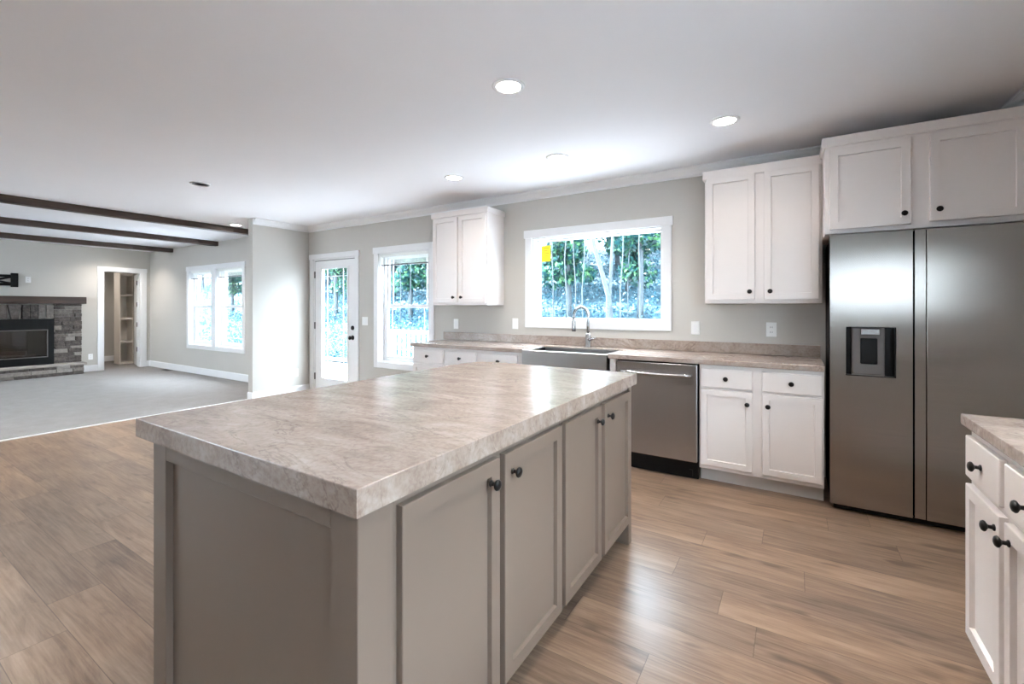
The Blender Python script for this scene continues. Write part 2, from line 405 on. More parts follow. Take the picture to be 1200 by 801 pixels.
def blind(x0, x1, z1, Y, label):
    r = thing('window_blind', label, 'window blind', ((x0+x1)/2, Y, z1-.02), 0, 'raised white window blinds'); w = (x1-x0)/2-.02
    obj('head_rail', bx(newbm(), -w, w, .012, .048, -.03, .006, .003), 'blind', r)
    bm = newbm()
    for k in range(12): bx(bm, -w+.004, w-.004, .026, .042, -.038-k*.0076, -.0362-k*.0076)
    s = obj('slat_stack', bm, 'blind', r)
    obj('bottom_rail', bx(newbm(), -w+.004, w-.004, .014, .044, -.145, -.129, .003), 'grey_plastic', r)
    for x in (-w*.55, w*.55): obj('lift_cord', tube(newbm(), [(x, .022, -.03), (x, .022, -.14)], .0015, 6), 'blind', r)
    tube_bm = tube(newbm(), [(-w+.05, .012, -.02), (-w+.05, .010, -.55)], .003, 6)
    obj('tilt_wand', tube_bm, 'blind', r)
    return r

# wide kitchen picture window
x0, x1, z0, z1 = W1; xc = (x0+x1)/2; a, b = x0-xc, x1-xc
bm = newbm(); casing(bm, a, b, z0, z1, w=.082); jamb(bm, a, b, z0, z1)
win1 = obj('window_1', bm, 'trim', loc=(xc, YB, 0)); win1['kind'] = 'structure'; win1['label'] = 'wide white-cased picture window above the kitchen sink'; win1['category'] = 'window'
bm = newbm(); frame_ring(bm, a+.012, b-.012, z0+.012, z1-.012, .018, .085, .145); obj('window_frame', bm, 'vinyl', win1)
obj('pane', bx(newbm(), a+.03, b-.03, .11, .114, z0+.03, z1-.03), 'glass', win1)
st = obj('sticker', bx(newbm(), -.055, .055, -.0006, 0, -.085, .085), 'yellow', loc=(-2.262, YB+.109, 1.872))
tag(st, 'yellow paper sticker on the upper left corner of the wide window pane', 'sticker')
bm = newbm()
for k in range(4): bx(bm, -.04, .035-.012*(k % 2), -.0012, -.0006, .055-.028*k, .061-.028*k)
obj('printed_line', bm, 'greytext', st)
double_hung('window_2', W2, YB, 'tall white double-hung window between back door and counter')
double_hung('window_3', L1, YB, 'left half of the paired living room windows', wr=.0835)
double_hung('window_4', L2, YB, 'right half of the paired living room windows', wl=.0835)
blind(W2[0], W2[1], W2[3], YB+.004, 'white blind pulled up at the top of the kitchen double-hung window')
blind(L1[0], L1[1], L1[3], YB+.004, 'white blind pulled up on the left living room window')
blind(L2[0], L2[1], L2[3], YB+.004, 'white blind pulled up on the right living room window')
# unseen windows added in the front and right walls for fill daylight
for i, h in enumerate(FILL_FW):
    x0, x1, z0, z1 = h
    bm = newbm(); casing(bm, x0, x1, z0, z1); jamb(bm, x0, x1, z0, z1)
    for v in bm.verts: v.co.y = -v.co.y
    o = obj('window_%d' % (5+i), bm, 'trim', loc=(0, YFR, 0)); o['kind'] = 'structure'
    bm = newbm(); frame_ring(bm, x0+.012, x1-.012, z0+.012, z1-.012, .04, -.12, -.07); bx(bm, (x0+x1)/2-.04, (x0+x1)/2+.04, -.12, -.07, z0, z1)
    obj('window_frame', bm, 'vinyl', o); obj('pane', bx(newbm(), x0+.04, x1-.04, -.1, -.096, z0+.04, z1-.04), 'glass', o)
y0, y1, z0, z1 = FILL_RW[0]
bm = newbm(); casing(bm, y0, y1, z0, z1); jamb(bm, y0, y1, z0, z1)
o = obj('window_8', bm, 'trim', loc=(XR, 0, 0)); o['kind'] = 'structure'  # added window, not a known part of this wall
bm2 = newbm(); frame_ring(bm2, y0+.012, y1-.012, z0+.012, z1-.012, .04, .07, .12)
f_ = obj('window_frame', bm2, 'vinyl', o); p_ = obj('pane', bx(newbm(), y0+.04, y1-.04, .096, .1, z0+.04, z1-.04), 'glass', o)
for q in (o, f_, p_):
    for v in q.data.vertices: v.co = Vector((v.co.y, v.co.x, v.co.z))
    q.data.flip_normals()

# ------------------------------------------------------------------ back door
x0, x1, z0, z1 = D1
bm = newbm(); casing(bm, x0, x1, 0, z1, w=.075, bottom=False); jamb(bm, x0, x1, 0, z1, .15, .02, False)
door = obj('door_1', bm, 'trim', loc=(0, YB, 0)); door['kind'] = 'structure'; door['label'] = 'white back door with one tall glass light'; door['category'] = 'door'
gx0, gx1, gz0, gz1 = -5.985, -5.395, .24, 1.868
bm = newbm(); wall_x(bm, x0+.022, x1-.022, .012, .056, .008, z1-.03, [(gx0, gx1, gz0, gz1)])
leaf = obj('door_leaf', bm, 'trim', door)
bm = newbm(); frame_ring(bm, gx0-.022, gx1+.022, gz0-.022, gz1+.022, .03, .004, .012); obj('glass_frame', bm, 'trim', leaf)
obj('pane', bx(newbm(), gx0, gx1, .032, .036, gz0, gz1), 'glass', leaf)
bm = newbm(); grille(bm, gx0, gx1, gz0, gz1, .027, .115, .005); obj('grille', bm, 'vinyl', leaf)
obj('weatherstrip_shadow_gap', bx(newbm(), x0+.02, x1-.02, .014, .03, z1-.029, z1-.021), 'slot', door)  # dark grey stands in for the shadow gap along the weatherstrip
mk = Matrix.Translation(Vector((0, 0, 0))) @ Matrix.Rotation(PI/2, 4, 'X')
def place(bm, loc):
    for v in bm.verts: v.co += Vector(loc)
    return bm
obj('deadbolt', place(lathe(newbm(), [(.0, .022), (.018, .02), (.03, .012), (.032, 0)][::-1], 20, mk), (-5.285, .012, 1.006)), 'knob', leaf)
obj('door_knob', place(lathe(newbm(), [(.033, 0), (.033, .006), (.014, .012), (.012, .03), (.024, .038), (.029, .05), (.024, .062), (.0, .066)], 20, mk), (-5.285, .012, .868)), 'knob', leaf)
for z in (1.786, 1.024, .262): obj('hinge', tube(newbm(), [(x0+.021, .004, z-.05), (x0+.021, .004, z+.05)], .009, 10), 'hinge', door)

# closet doorway on the fireplace wall
y0, y1, z0, z1 = CD
bm = newbm()
bx(bm, 0, .018, y0-.093, y0, 0, z1, .002); bx(bm, 0, .018, y1, y1+.10, 0, z1, .002); bx(bm, 0, .021, y0-.1, y1+.107, z1, z1+.09, .002)
bx(bm, -.12, 0, y0-.0, y0+.015, 0, z1); bx(bm, -.12, 0, y1-.015, y1, 0, z1); bx(bm, -.12, 0, y0, y1, z1-.015, z1)
d2 = obj('door_2', bm, 'trim', loc=(XF, 0, 0)); d2['kind'] = 'structure'; d2['label'] = 'white-cased closet doorway with the door open inward'; d2['category'] = 'door'
bm = newbm(); bx(bm, 0, .60, -.035, 0, .012, 2.02, .003)
lf = obj('door_leaf', bm, 'trim', d2, loc=(-.13, y1-.02, 0)); lf.rotation_euler = (0, 0, PI-R(13))
for z in (1.83, 1.36, .92, .38): obj('hinge', bx(newbm(), -.006, .03, .0, .012, z-.05, z+.05, .002), 'hinge', lf)
# shelf unit in the closet
sh = thing('closet_shelving', 'white shelf unit inside the closet beyond the open doorway', 'shelves', (-12.95, 3.93, 0))
bm = newbm(); bx(bm, -.35, 0, 0, .02, 0.005, 2.1, .002); bx(bm, -.35, 0, .23, .25, 0.005, 2.1, .002); bx(bm, -.35, -.34, .02, .23, 0.005, 2.1); obj('side_panels', bm, 'shelf', sh)
for z in (.05, .53, 1.06, 1.60, 2.06):
    obj('shelf_board', bx(newbm(), -.34, .004, .02, .23, z-.045, z, .002), 'shelf', sh)

# ------------------------------------------------------------------ ceiling beams
for i, xb in enumerate((-7.22, -9.04, -10.90)):
    lab = ('dark wooden ceiling beam nearest the kitchen', 'dark wooden ceiling beam between the other two', 'dark wooden ceiling beam nearest the fireplace wall')[i]
    o = obj('ceiling_beam', bx(newbm(), -.11, 0, YFR+.01, YB-.001, -.082, 0, .004), 'beam', loc=(xb, 0, ZC)); tag(o, lab, 'beam', 'dark ceiling beams')

# ------------------------------------------------------------------ recessed lights
def light_fixture(x, y, label, lit=True, power=LAMP):
    r = thing('recessed_light', label, 'ceiling light', (x, y, ZC), 0, 'recessed ceiling lights')
    obj('trim_ring', lathe(newbm(), [(.066, -.002), (.07, -.0075), (.078, -.008), (.088, -.005), (.092, 0)], 40), 'trim', r)
    obj('lens', lathe(newbm(), [(0, -.003), (.067, -.003)], 40), 'lamp_on' if lit else 'lamp_off', r)
    if lit:
        ld = bpy.data.lights.new('recessed_lamp', 'AREA'); ld.shape = 'DISK'; ld.size = .13; ld.energy = power; ld.color = (1.0, .92, .85); ld.spread = R(130)
        lo = bpy.data.objects.new('recessed_lamp', ld); COL.objects.link(lo); lo.parent = r; lo.location = (0, 0, -.012)
    return r
light_fixture(-1.337, 2.098, 'lit recessed light directly above the island, largest of the ceiling lights', power=2.5)
light_fixture(-.388, 3.237, 'lit recessed light in front of the right-hand wall cabinets', power=2.2)
light_fixture(-1.633, 3.297, 'lit recessed light in front of the sink window')
light_fixture(-2.714, 3.301, 'lit recessed light near the small wall cabinet by the tall window', power=3)
light_fixture(-7.0, 3.478, 'lit recessed light beside the end of the nearest ceiling beam', power=12)
light_fixture(-4.979, 2.141, 'unlit recessed light on the ceiling toward the living room', False)
light_fixture(-1.407, 1.10, 'lit recessed light at the top edge of the view above the island', power=3)
light_fixture(-6.36, .95, 'lit recessed light at the left edge before the beams', power=15)
light_fixture(0.05, 1.7, 'added fill lamp outside the view, built as a recessed light', power=10)  # added to brighten the aisle floor and right cabinet
light_fixture(-2.6, -.9, 'added fill lamp outside the view, built as a recessed light', power=5)  # added fill behind the camera
light_fixture(-9.9, -.4, 'added fill lamp outside the view, built as a recessed light', power=14)  # added fill for the living room, unseen
light_fixture(-11.45, 3.45, 'lit recessed light hidden behind the beam nearest the fireplace wall', power=9)
light_fixture(-13.1, 3.3, 'added fill lamp inside the closet, out of view', power=5)  # unseen lamp added to brighten the closet interior

# ------------------------------------------------------------------ cabinet parts (local: front faces -y, x along the run)
def knob(parent, x, z, y=-.02):
    prof = [(.010, 0), (.010, .003), (.006, .006), (.0055, .014), (.009, .017), (.0155, .021), (.0165, .025), (.013, .030), (.006, .0325), (0, .033)]
    return obj('knob', place(lathe(newbm(), prof, 20, mk), (x, y, z)), 'knob', parent)
def shaker(bm, x0, x1, z0, z1, y=0, t=.02, fw=.058, rec=.014):
    vs = [bm.verts.new(p) for p in ((x0, y-t, z0), (x1, y-t, z0), (x1, y-t, z1), (x0, y-t, z1), (x0, y, z0), (x1, y, z0), (x1, y, z1), (x0, y, z1))]
    q = [bm.faces.new([vs[i] for i in f]) for f in ((0, 1, 2, 3), (5, 4, 7, 6), (4, 5, 1, 0), (1, 5, 6, 2), (2, 6, 7, 3), (4, 0, 3, 7))]
    front = q[0]; oe = list(front.edges)
    bmesh.ops.bevel(bm, geom=oe, offset=.003, segments=2, affect='EDGES', profile=.5)
    bm.faces.ensure_lookup_table()
    front = max((f for f in bm.faces if abs(f.calc_center_median().y-(y-t)) < 1e-5), key=lambda f: f.calc_area())
    bmesh.ops.inset_region(bm, faces=[front], thickness=fw-.003, depth=0)
    bmesh.ops.inset_region(bm, faces=[front], thickness=.003, depth=0)
    for v in front.verts: v.co.y += rec
    return bm
def door_part(parent, x0, x1, z0, z1, mat, kx=None, kz=None, fw=.058):
    d = obj('door', shaker(newbm(), x0, x1, z0, z1, 0, .02, fw), mat, parent)
    if kx is not None: knob(d, kx, kz)
    return d
def drawer_part(parent, x0, x1, z0, z1, mat, kx=None):
    d = obj('drawer', bx(newbm(), x0, x1, -.02, 0, z0, z1, .004, 2), mat, parent)
    knob(d, (x0+x1)/2 if kx is None else kx, (z0+z1)/2); return d
TOE, BH = .105, .876
def base_body(parent, w, depth, mat='cab', kick='cab_in', toe_in=.075, top=BH, toe=TOE, open_top=False):
    obj('body', bx(newbm(), 0, w, 0, depth, toe, top-.001, .0015), mat, parent)
    obj('toe_kick', bx(newbm(), .0, w, toe_in, depth, 0.0005, toe), kick, parent)

YFACE = 3.59                                                # face frames of the back run
# single-drawer cabinet at the left end of the run
XA, XB, XS0, XS1, XD0, XD1, XE = -3.518, -3.07, -2.13, -1.262, -1.24, -.602, .165
def bc(name, x0, x1, label):
    return thing(name, label, 'base cabinet', (x0, YFACE, 0), 0, 'white base cabinets')
DB, DT = .135, .695; RB, RT = .712, .848
c = bc('base_cabinet', XA, XB, 'white one-drawer base cabinet at the window end of the back counter'); base_body(c, XB-XA, YB-YFACE-.003)
drawer_part(c, .013, XB-XA-.012, RB, RT, 'cab'); door_part(c, .013, XB-XA-.012, DB, DT, 'cab', XB-XA-.045, .63)
c = bc('base_cabinet', XB, XS0, 'white two-drawer base cabinet left of the farmhouse sink'); w = XS0-XB; base_body(c, w, YB-YFACE-.003)
drawer_part(c, .013, .413, RB, RT, 'cab'); drawer_part(c, .467, w-.05, RB, RT, 'cab')
door_part(c, .013, .413, DB, DT, 'cab', .38, .63); door_part(c, .467, w-.05, DB, DT, 'cab', .5, .63)
c = bc('base_cabinet', XS0, XD0, 'white sink base cabinet under the stainless apron sink'); w = XD0-XS0
bm = newbm(); bx(bm, 0, .02, 0, .59, TOE, BH-.001); bx(bm, w-.055, w, 0, .59, TOE, BH-.001, .0015); bx(bm, .02, w-.055, .57, .59, TOE, BH-.001); bx(bm, .02, w-.055, 0, .57, TOE, TOE+.02); bx(bm, .02, w-.055, 0, .02, .60, .635)
obj('body', bm, 'cab', c); obj('toe_kick', bx(newbm(), 0, w, .075, .59, .0005, TOE), 'cab_in', c)
door_part(c, .013, .43, DB, .62, 'cab', .40, .56); door_part(c, .44, w-.06, DB, .62, 'cab', .47, .56)
c = bc('base_cabinet', XD1, XE, 'white two-door two-drawer base cabinet between dishwasher and refrigerator'); w = XE-XD1; base_body(c, w, YB-YFACE-.003)
drawer_part(c, .012, .353, RB, RT, 'cab'); drawer_part(c, .411, w-.012, RB, RT, 'cab')
door_part(c, .012, .353, DB, DT, 'cab', .320, .612); door_part(c, .411, w-.012, DB, DT, 'cab', .447, .612)

# worktop of the back run with upstand, cut out for the sink
ZT = .914; YCF = 3.5505
top = thing('countertop', 'marble-look back counter with upstand running under the kitchen windows', 'countertop', (0, 0, ZT))
SX0, SX1 = -2.112, -1.297                                   # sink
bm = newbm()
bx(bm, -3.532, SX0, YCF, YB-.002, -.037, 0, .003, 2); bx(bm, SX1, .168, YCF, YB-.002, -.037, 0, .003, 2); bx(bm, SX0, SX1, 3.955, YB-.002, -.037, 0)
obj('slab', bm, 'marble', top)
bm = newbm(); bx(bm, -3.59+.0, .168, YB-.021, YB-.002, .0, .088, .002)
obj('upstand', bm, 'marble', top)

# apron sink
sk = thing('farmhouse_sink', 'stainless apron-front sink set in the counter under the wide window', 'sink', ((SX0+SX1)/2, 3.53, ZT))
w2 = (SX1-SX0)/2-.002
bm = newbm(); bx(bm, -w2, w2, -.0, .028, -.245, -.004, .008, 3); obj('apron', bm, 'sink', sk)
bm = newbm(); frame_ring(bm, -w2, w2, -.012, 0, .03, 0, 1)
bm.free(); bm = newbm()
for a in ((-w2, w2, .0285, .05, -.016, -.006), (-w2, w2, .40, .424, -.016, -.006), (-w2, -w2+.035, .05, .40, -.016, -.006), (w2-.035, w2, .05, .40, -.016, -.006)): bx(bm, *a, .002)
obj('rim', bm, 'sink', sk)
bm = newbm()
for a in ((-w2+.03, w2-.03, .045, .05, -.22, -.01), (-w2+.03, w2-.03, .40, .405, -.22, -.01), (-w2+.03, -w2+.035, .05, .40, -.22, -.01), (w2-.035, w2-.03, .05, .40, -.22, -.01), (-w2+.03, w2-.03, .045, .405, -.225, -.22)): bx(bm, *a)
obj('basin', bm, 'sink', sk)
obj('drain', place(lathe(newbm(), [(.045, 0), (.043, .004), (.02, .002), (0, .002)], 20), (0, .24, -.22)), 'slot', sk)

# faucet
fa = thing('kitchen_faucet', 'tall brushed-nickel pull-down faucet behind the sink', 'faucet', (-1.665, 4.02, ZT))
obj('base', lathe(newbm(), [(.03, 0.0005), (.03, .006), (.026, .01), (.025, .12), (.02, .128), (.016, .135)], 24), 'chrome', fa)
dv = Vector((-.86, -.5, 0)).normalized()
pts = [Vector((0, 0, .13)), Vector((0, 0, .20)), Vector((0, 0, .27))]
for k in range(0, 13):
    a = PI*k/12*1.04; pts.append(Vector((0, 0, .30))+dv*(.068-.068*math.cos(a))+Vector((0, 0, .068*math.sin(a)*1.25)))
pts.append(pts[-1]+Vector((0, 0, -.02)))
obj('spout', tube(newbm(), pts, .0135, 14), 'chrome', fa)
e = pts[-1]
obj('spray_head', tube(newbm(), [e+Vector((0, 0, .006)), e+Vector((0, 0, -.015)), e+Vector((0, 0, -.09)), e+Vector((0, 0, -.118))], [.0145, .0165, .0185, .0195], 16), 'chrome', fa)
obj('lever', tube(newbm(), [(.01, -.012, .075), (.035, -.022, .078), (.05, -.03, .085), (.10, -.06, .098)], [.014, .014, .008, .006], 12), 'chrome', fa)

# dishwasher
dw = thing('dishwasher', 'stainless steel dishwasher with a bar handle between sink and base cabinet', 'dishwasher', (XD0+.004, YFACE, 0)); w = XD1-XD0-.008
obj('tub', bx(newbm(), .004, w-.004, .004, .57, .11, .872), 'black', dw)
obj('door', bx(newbm(), .006, w-.006, -.03, .003, .14, .866, .006, 2), 'dw', dw)
bm = newbm()
pr = [(.035, -.031), (.04, -.062), (.06, -.07)]
pts = [(.055, -.03, .787), (.055, -.05, .787), (.062, -.066, .786)] + [(.062+(w-.124)*k/10, -.066-.008*math.sin(PI*k/10), .786-.006*math.sin(PI*k/10)) for k in range(1, 10)] + [(w-.062, -.066, .786), (w-.055, -.05, .787), (w-.055, -.03, .787)]
tube(bm, pts, .0135, 12); obj('handle', bm, 'dw', dw)
obj('toe_panel', bx(newbm(), .004, w-.004, .02, .05, .004, .135, .003), 'black', dw)
obj('foot', bx(newbm(), w-.07, w-.045, .014, .019, .02, .07), 'black', dw)

# refrigerator
FX0, FX1, FYF = .192, 1.102, 3.53
fr = thing('refrigerator', 'stainless side-by-side refrigerator with a dispenser in its left door', 'refrigerator', (FX0, FYF, 0))
fw_ = FX1-FX0
obj('body', bx(newbm(), .008, fw_-.008, .075, .63, .03, 1.745, .004), 'black_metal', fr)
# left door with dispenser opening
LD = (0, .403); DX0, DX1, DZ0, DZ1 = .083, .327, .868, 1.174
bm = newbm(); wall_x(bm, LD[0], LD[1], 0, .07, .045, 1.757, [(DX0, DX1, DZ0, DZ1)])
bmesh.ops.remove_doubles(bm, verts=bm.verts, dist=1e-5)
ld_ = obj('door', bm, 'fridge', fr, label='left door with ice and water dispenser')
bm = newbm(); wall_x(bm, DX0, DX1, .001, .062, DZ0, DZ1, [(DX0+.004, DX1-.004, DZ0+.004, DZ1-.004)]); bx(bm, DX0, DX1, .058, .068, DZ0, DZ1)
di = obj('dispenser', bm, 'black', ld_)
bm = newbm(); bx(bm, DX0+.03, DX1-.048, .03, .058, DZ0+.006, DZ1-.006, .006, 2); obj('dispenser_panel', bm, 'grey_plastic', di)
bm = newbm(); bx(bm, DX0+.075, DX1-.085, .022, .03, DZ0+.075, DZ0+.235, .004); obj('paddle', bm, 'black', di)
bm = newbm(); bx(bm, DX0+.075, DX1-.075, .006, .03, DZ1-.05, DZ1-.012, .004, 2); obj('spout_cover', bm, 'chrome', di)
bm = newbm(); bx(bm, DX0+.03, DX1-.045, .004, .03, DZ0+.002, DZ0+.008); obj('drip_tray', bm, 'grey_plastic', di)
# pocket grip strip and right door
rd = obj('door', bx(newbm(), .465, fw_, 0, .07, .045, 1.757, .004, 2), 'fridge', fr, label='right door')
bm = newbm(); bx(bm, .4115, .464, .007, .07, .045, 1.757, .002); obj('pocket_grip', bm, 'fridge', rd)
obj('base_grille', bx(newbm(), .02, fw_-.02, .035, .09, .008, .043, .004), 'black', fr)
for x in (.03, fw_-.10): obj('hinge_cover', bx(newbm(), x, x+.07, .075, .13, 1.7455, 1.766, .004), 'black', fr)

# ------------------------------------------------------------------ wall cabinets
def wall_cab(name, x0, x1, yf, z0, z1, doors, label, crown_l=True, crown_r=True, zc=None):
    c = thing(name, label, 'wall cabinet', (x0, yf, z0), 0, 'white wall cabinets'); w = x1-x0; h = z1-z0; d = YB-.003-yf
    obj('body', bx(newbm(), 0, w, 0, d, 0, h, .0015), 'cab', c)
    for (a, b, za, zb, kx, kz) in doors: door_part(c, a, b, za, zb, 'cab', kx, kz, .062)
    zt = (zc or z1+.055)-z0; o = .016
    bm = newbm()
    prof = [(0, h-.006), (o*.7, h-.006), (o, h-.001), (o, zt-.002), (o-.002, zt), (0, zt)]
    prism(bm, prof, (-(o if crown_l else 0), 0, 0), (w+(o if crown_r else 0), 0, 0), (0, -1, 0))
    if crown_l: prism(bm, prof, (0, 0, 0), (0, d-.001, 0), (-1, 0, 0))
    if crown_r: prism(bm, prof, (w, 0, 0), (w, d-.001, 0), (1, 0, 0))
    bx(bm, 0, w, 0, d, h+.0005, zt)
    obj('crown', bm, 'cab', c); return c
yw = 3.865
wall_cab('wall_cabinet', -3.482, -2.728, yw, 1.320, 2.30, [(.012, .362, .028, .962, .317, .085), (.382, .742, .028, .962, .427, .085)], 'small white two-door wall cabinet between tall window and sink window', zc=2.352)
wall_cab('wall_cabinet', -.605, .166, yw, 1.325, 2.31, [(.014, .352, .03, .985, .318, .09), (.412, .752, .03, .985, .452, .09)], 'white two-door wall cabinet between sink window and refrigerator', crown_r=False, zc=2.372)
yf2 = 3.60
wall_cab('wall_cabinet', .168, XR-.004, yf2, 1.772, 2.345, [(.026, .428, .026, .545, .395, .092), (.512, .915, .034, .55, .552, .100)], 'deep white wall cabinet above the refrigerator', crown_r=False, zc=2.402)

# ------------------------------------------------------------------ island
IX0, IX1, IY0, IY1, IZ, IT = -1.840, -.7433, .5997, 2.4915, .930, .0593
IF = -.770                                                   # face frame plane, faces +x
ib = IZ-IT
def isl_cab(y0, y1, doors, label):
    c = thing('island_cabinet', label, 'island cabinet', (IF, y0, 0), PI/2, 'taupe island cabinets'); w = y1-y0
    obj('body', bx(newbm(), 0, w, 0, .93, .15, ib-.001, .001), 'isl', c)
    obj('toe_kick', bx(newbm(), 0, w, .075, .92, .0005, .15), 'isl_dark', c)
    for a, b, kx in doors: door_part(c, a, b, .138, .845, 'isl', kx, .782, .062)
    return c
isl_cab(.722, 1.572, [(.009, .408, .358), (.435, .836, .478)], 'taupe two-door island cabinet nearest the camera')
isl_cab(1.572, 2.412, [(.016, .402, .352), (.442, .830, .482)], 'taupe two-door island cabinet nearest the dishwasher')
ep = thing('island_end_panel', 'taupe framed end panel closing the near end of the island', 'end panel', (0, .62, 0))
xl, xr_ = -1.760, -.765
obj('panel', bx(newbm(), xl+.08, xr_-.08, .021, .10, .0005, ib-.001), 'isl', ep)
bm = newbm(); bx(bm, xl, xl+.09, 0, .10, .0005, ib-.001, .002); obj('stile', bm, 'isl', ep)
bm = newbm(); bx(bm, xr_-.09, xr_, 0, .092, .0005, ib-.001, .002); bx(bm, xr_-.03, xr_-.004, .092, .1015, .0005, ib-.001); obj('stile', bm, 'isl', ep)
bm = newbm(); bx(bm, xl+.0901, xr_-.0901, 0, .021, .815, ib-.001, .002); obj('rail', bm, 'isl', ep)
bm = newbm(); bx(bm, xl+.0901, xr_-.0901, 0, .021, .0005, .10, .002); obj('rail', bm, 'isl', ep)
ep2 = thing('island_end_panel', 'taupe end panel and post at the far end of the island facing the sink', 'end panel', (0, 2.4125, 0))
obj('panel', bx(newbm(), xl, xr_-.05, .005, .045, .0005, ib-.001, .002), 'isl', ep2)
obj('post', bx(newbm(), xr_-.0499, xr_, 0.0, .05, .0005, ib-.001, .002), 'isl', ep2)
bp = thing('island_back_panel', 'taupe panel closing the living room side of the island', 'back panel', (xl, .7205, 0))
obj('panel', bx(newbm(), 0, .055, 0, 1.69, .0005, ib-.001, .002), 'isl', bp)
ic = thing('island_countertop', 'thick marble-look countertop covering the island', 'countertop', (0, 0, IZ))
bm = newbm(); bx(bm, IX0, IX1, IY0, IY1, -IT, 0)
ve = [e for e in bm.edges if abs(e.verts[0].co.z-e.verts[1].co.z) > .01 and e.verts[0].co.x < -1.5 and e.verts[0].co.y > 2]
bmesh.ops.bevel(bm, geom=ve, offset=.16, segments=10, affect='EDGES', profile=.5)
te = [e for e in bm.edges if abs(e.verts[0].co.z) < 1e-6 and abs(e.verts[1].co.z) < 1e-6]
bmesh.ops.bevel(bm, geom=te, offset=.0025, segments=2, affect='EDGES', profile=.5)
obj('slab', bm, 'marble', ic)

# ------------------------------------------------------------------ right foreground cabinet, faces -x
RXF, RYE = .53, 2.212
def rcab(y_far, w, label):
    c = thing('base_cabinet', label, 'base cabinet', (RXF, y_far, 0), -PI/2, 'white base cabinets')
    base_body(c, w, XR-RXF-.003)
    return c
c = rcab(RYE, .70, 'white two-drawer base cabinet at the right edge facing the island')
rd_b, rd_t = .706, .848
drawer_part(c, .016, .325, rd_b, rd_t, 'cab', .175); drawer_part(c, .362, .684, rd_b, rd_t, 'cab')
door_part(c, .016, .325, .15, .678, 'cab', .292, .633); door_part(c, .362, .684, .15, .678, 'cab', .402, .633)
c2 = dup(c, (RXF, RYE-.7005, 0), None, 'white base cabinet nearest the camera along the right wall')
rt = thing('countertop', 'marble-look counter corner at the right edge on white cabinets', 'countertop', (0, 0, ZT))
bm = newbm(); bx(bm, .506, XR-.002, .60, 2.232, -.037, 0, .003, 2); obj('slab', bm, 'marble', rt)
obj('upstand', bx(newbm(), XR-.021, XR-.002, .60, 2.232, .0, .088, .002), 'marble', rt)

# ------------------------------------------------------------------ switches and outlets
def plate(loc, rz, label, kind='switch', gang=1):
    o = thing('light_switch' if kind == 'switch' else 'wall_outlet', label, 'light switch' if kind == 'switch' else 'outlet', loc, rz, 'wall plates')
    w = .036 + .023*(gang-1)
    obj('cover_plate', bx(newbm(), -w, w, -.006, -.0004, -.058, .058, .003, 2), 'plate', o)
    for g in range(gang):
        x = (g-(gang-1)/2)*.046
        if kind == 'switch':
            obj('rocker', bx(newbm(), x-.016, x+.016, -.009, -.006, -.033, .033, .002), 'trim', o)
        else:
            for s in (-1, 1):
                bm = newbm(); bx(bm, x-.008, x-.0055, -.0067, -.006, s*.02-.006, s*.02+.006); bx(bm, x+.0055, x+.008, -.0067, -.006, s*.02-.006, s*.02+.006)
                obj('socket', bm, 'slot', o)
    return o
plate((-5.01, YB, 1.107), 0, 'white double switch plate between back door and tall window', 'switch', 2)
plate((-3.405, YB, 1.10), 0, 'white switch plate under the small wall cabinet', 'switch', 1)
plate((-2.58, YB, 1.118), 0, 'white switch plate just left of the sink window', 'switch')
plate((-.733, YB, 1.116), 0, 'white switch plate just right of the sink window', 'switch')
plate((-.158, YB, 1.116), 0, 'white outlet under the wall cabinet beside the refrigerator', 'outlet')
plate((XP1, 3.97, .323), PI/2, 'white outlet low on the short partition wall', 'outlet')
plate((XF, 3.19, .30), PI/2, 'white outlet low beside the closet doorway', 'outlet')
plate((XF, 2.316, 1.81), PI/2, 'white outlet high on the wall above the mantel', 'outlet')
fl = thing('floor_register', 'dark floor vent in the carpet by the living room corner', 'floor vent', (-10.95, 4.08, .004))
obj('frame', bx(newbm(), -.16, .16, -.06, .06, 0, .006, .002), 'hinge', fl)
bm = newbm()
for k in range(12): bx(bm, -.145+k*.0245, -.135+k*.0245, -.045, .045, .006, .009)
obj('louvre', bm, 'black', fl)

# ------------------------------------------------------------------ fireplace
rng = random.Random(4)
XS = XF+.11                                                  # stone face
fp = thing('fireplace', 'grey ledge-stone fireplace with black firebox and dark wood mantel', 'fireplace', (XF+.003, 2.10, 0))
YC, YH = 2.10, .935
def stones(bm, y0, y1, z0, z1, xb, depth, holes=()):
    z = z0
    while z < z1-.01:
        h = min(rng.uniform(.035, .085), z1-z)
        if z1-z-h < .03: h = z1-z
        y = y0
        while y < y1-.01:
            w = min(rng.uniform(.14, .42), y1-y)
            if y1-y-w < .08: w = y1-y
            a, b = y, y+w; segs = [(a, b)]
            for hy0, hy1, hz0, hz1 in holes:
                if z < hz1-.005 and z+h > hz0+.005:
                    ns = []
                    for s, e_ in segs:
                        if e_ <= hy0 or s >= hy1: ns.append((s, e_))
                        else:
                            if s < hy0: ns.append((s, hy0))
                            if e_ > hy1: ns.append((hy1, e_))
                    segs = ns
            for s, e_ in segs:
                if e_-s > .02: bx(bm, xb, xb+depth+rng.uniform(-.016, .016), s+.002, e_-.002, z+.002, z+h-.002, .006)
            y += w
        z += h
FB = (-.53, .535, .21, 1.08)
bm = newbm(); stones(bm, -YH, YH, .226, 1.362, .0, .10, [(FB[0], FB[1], 0, FB[3]), (-.53, .535, FB[3], FB[3]+.27)])
k = -.53                                                     # soldier course with keystone over the firebox
ys = [-.53, -.40, -.27, -.17, -.06]
for a, b in zip(ys, ys[1:]):
    bx(bm, 0, .10+rng.uniform(-.01, .012), a+.003, b-.003, FB[3]+.004, FB[3]+.266, .006)
ys = [.12, .22, .33, .43, .535]
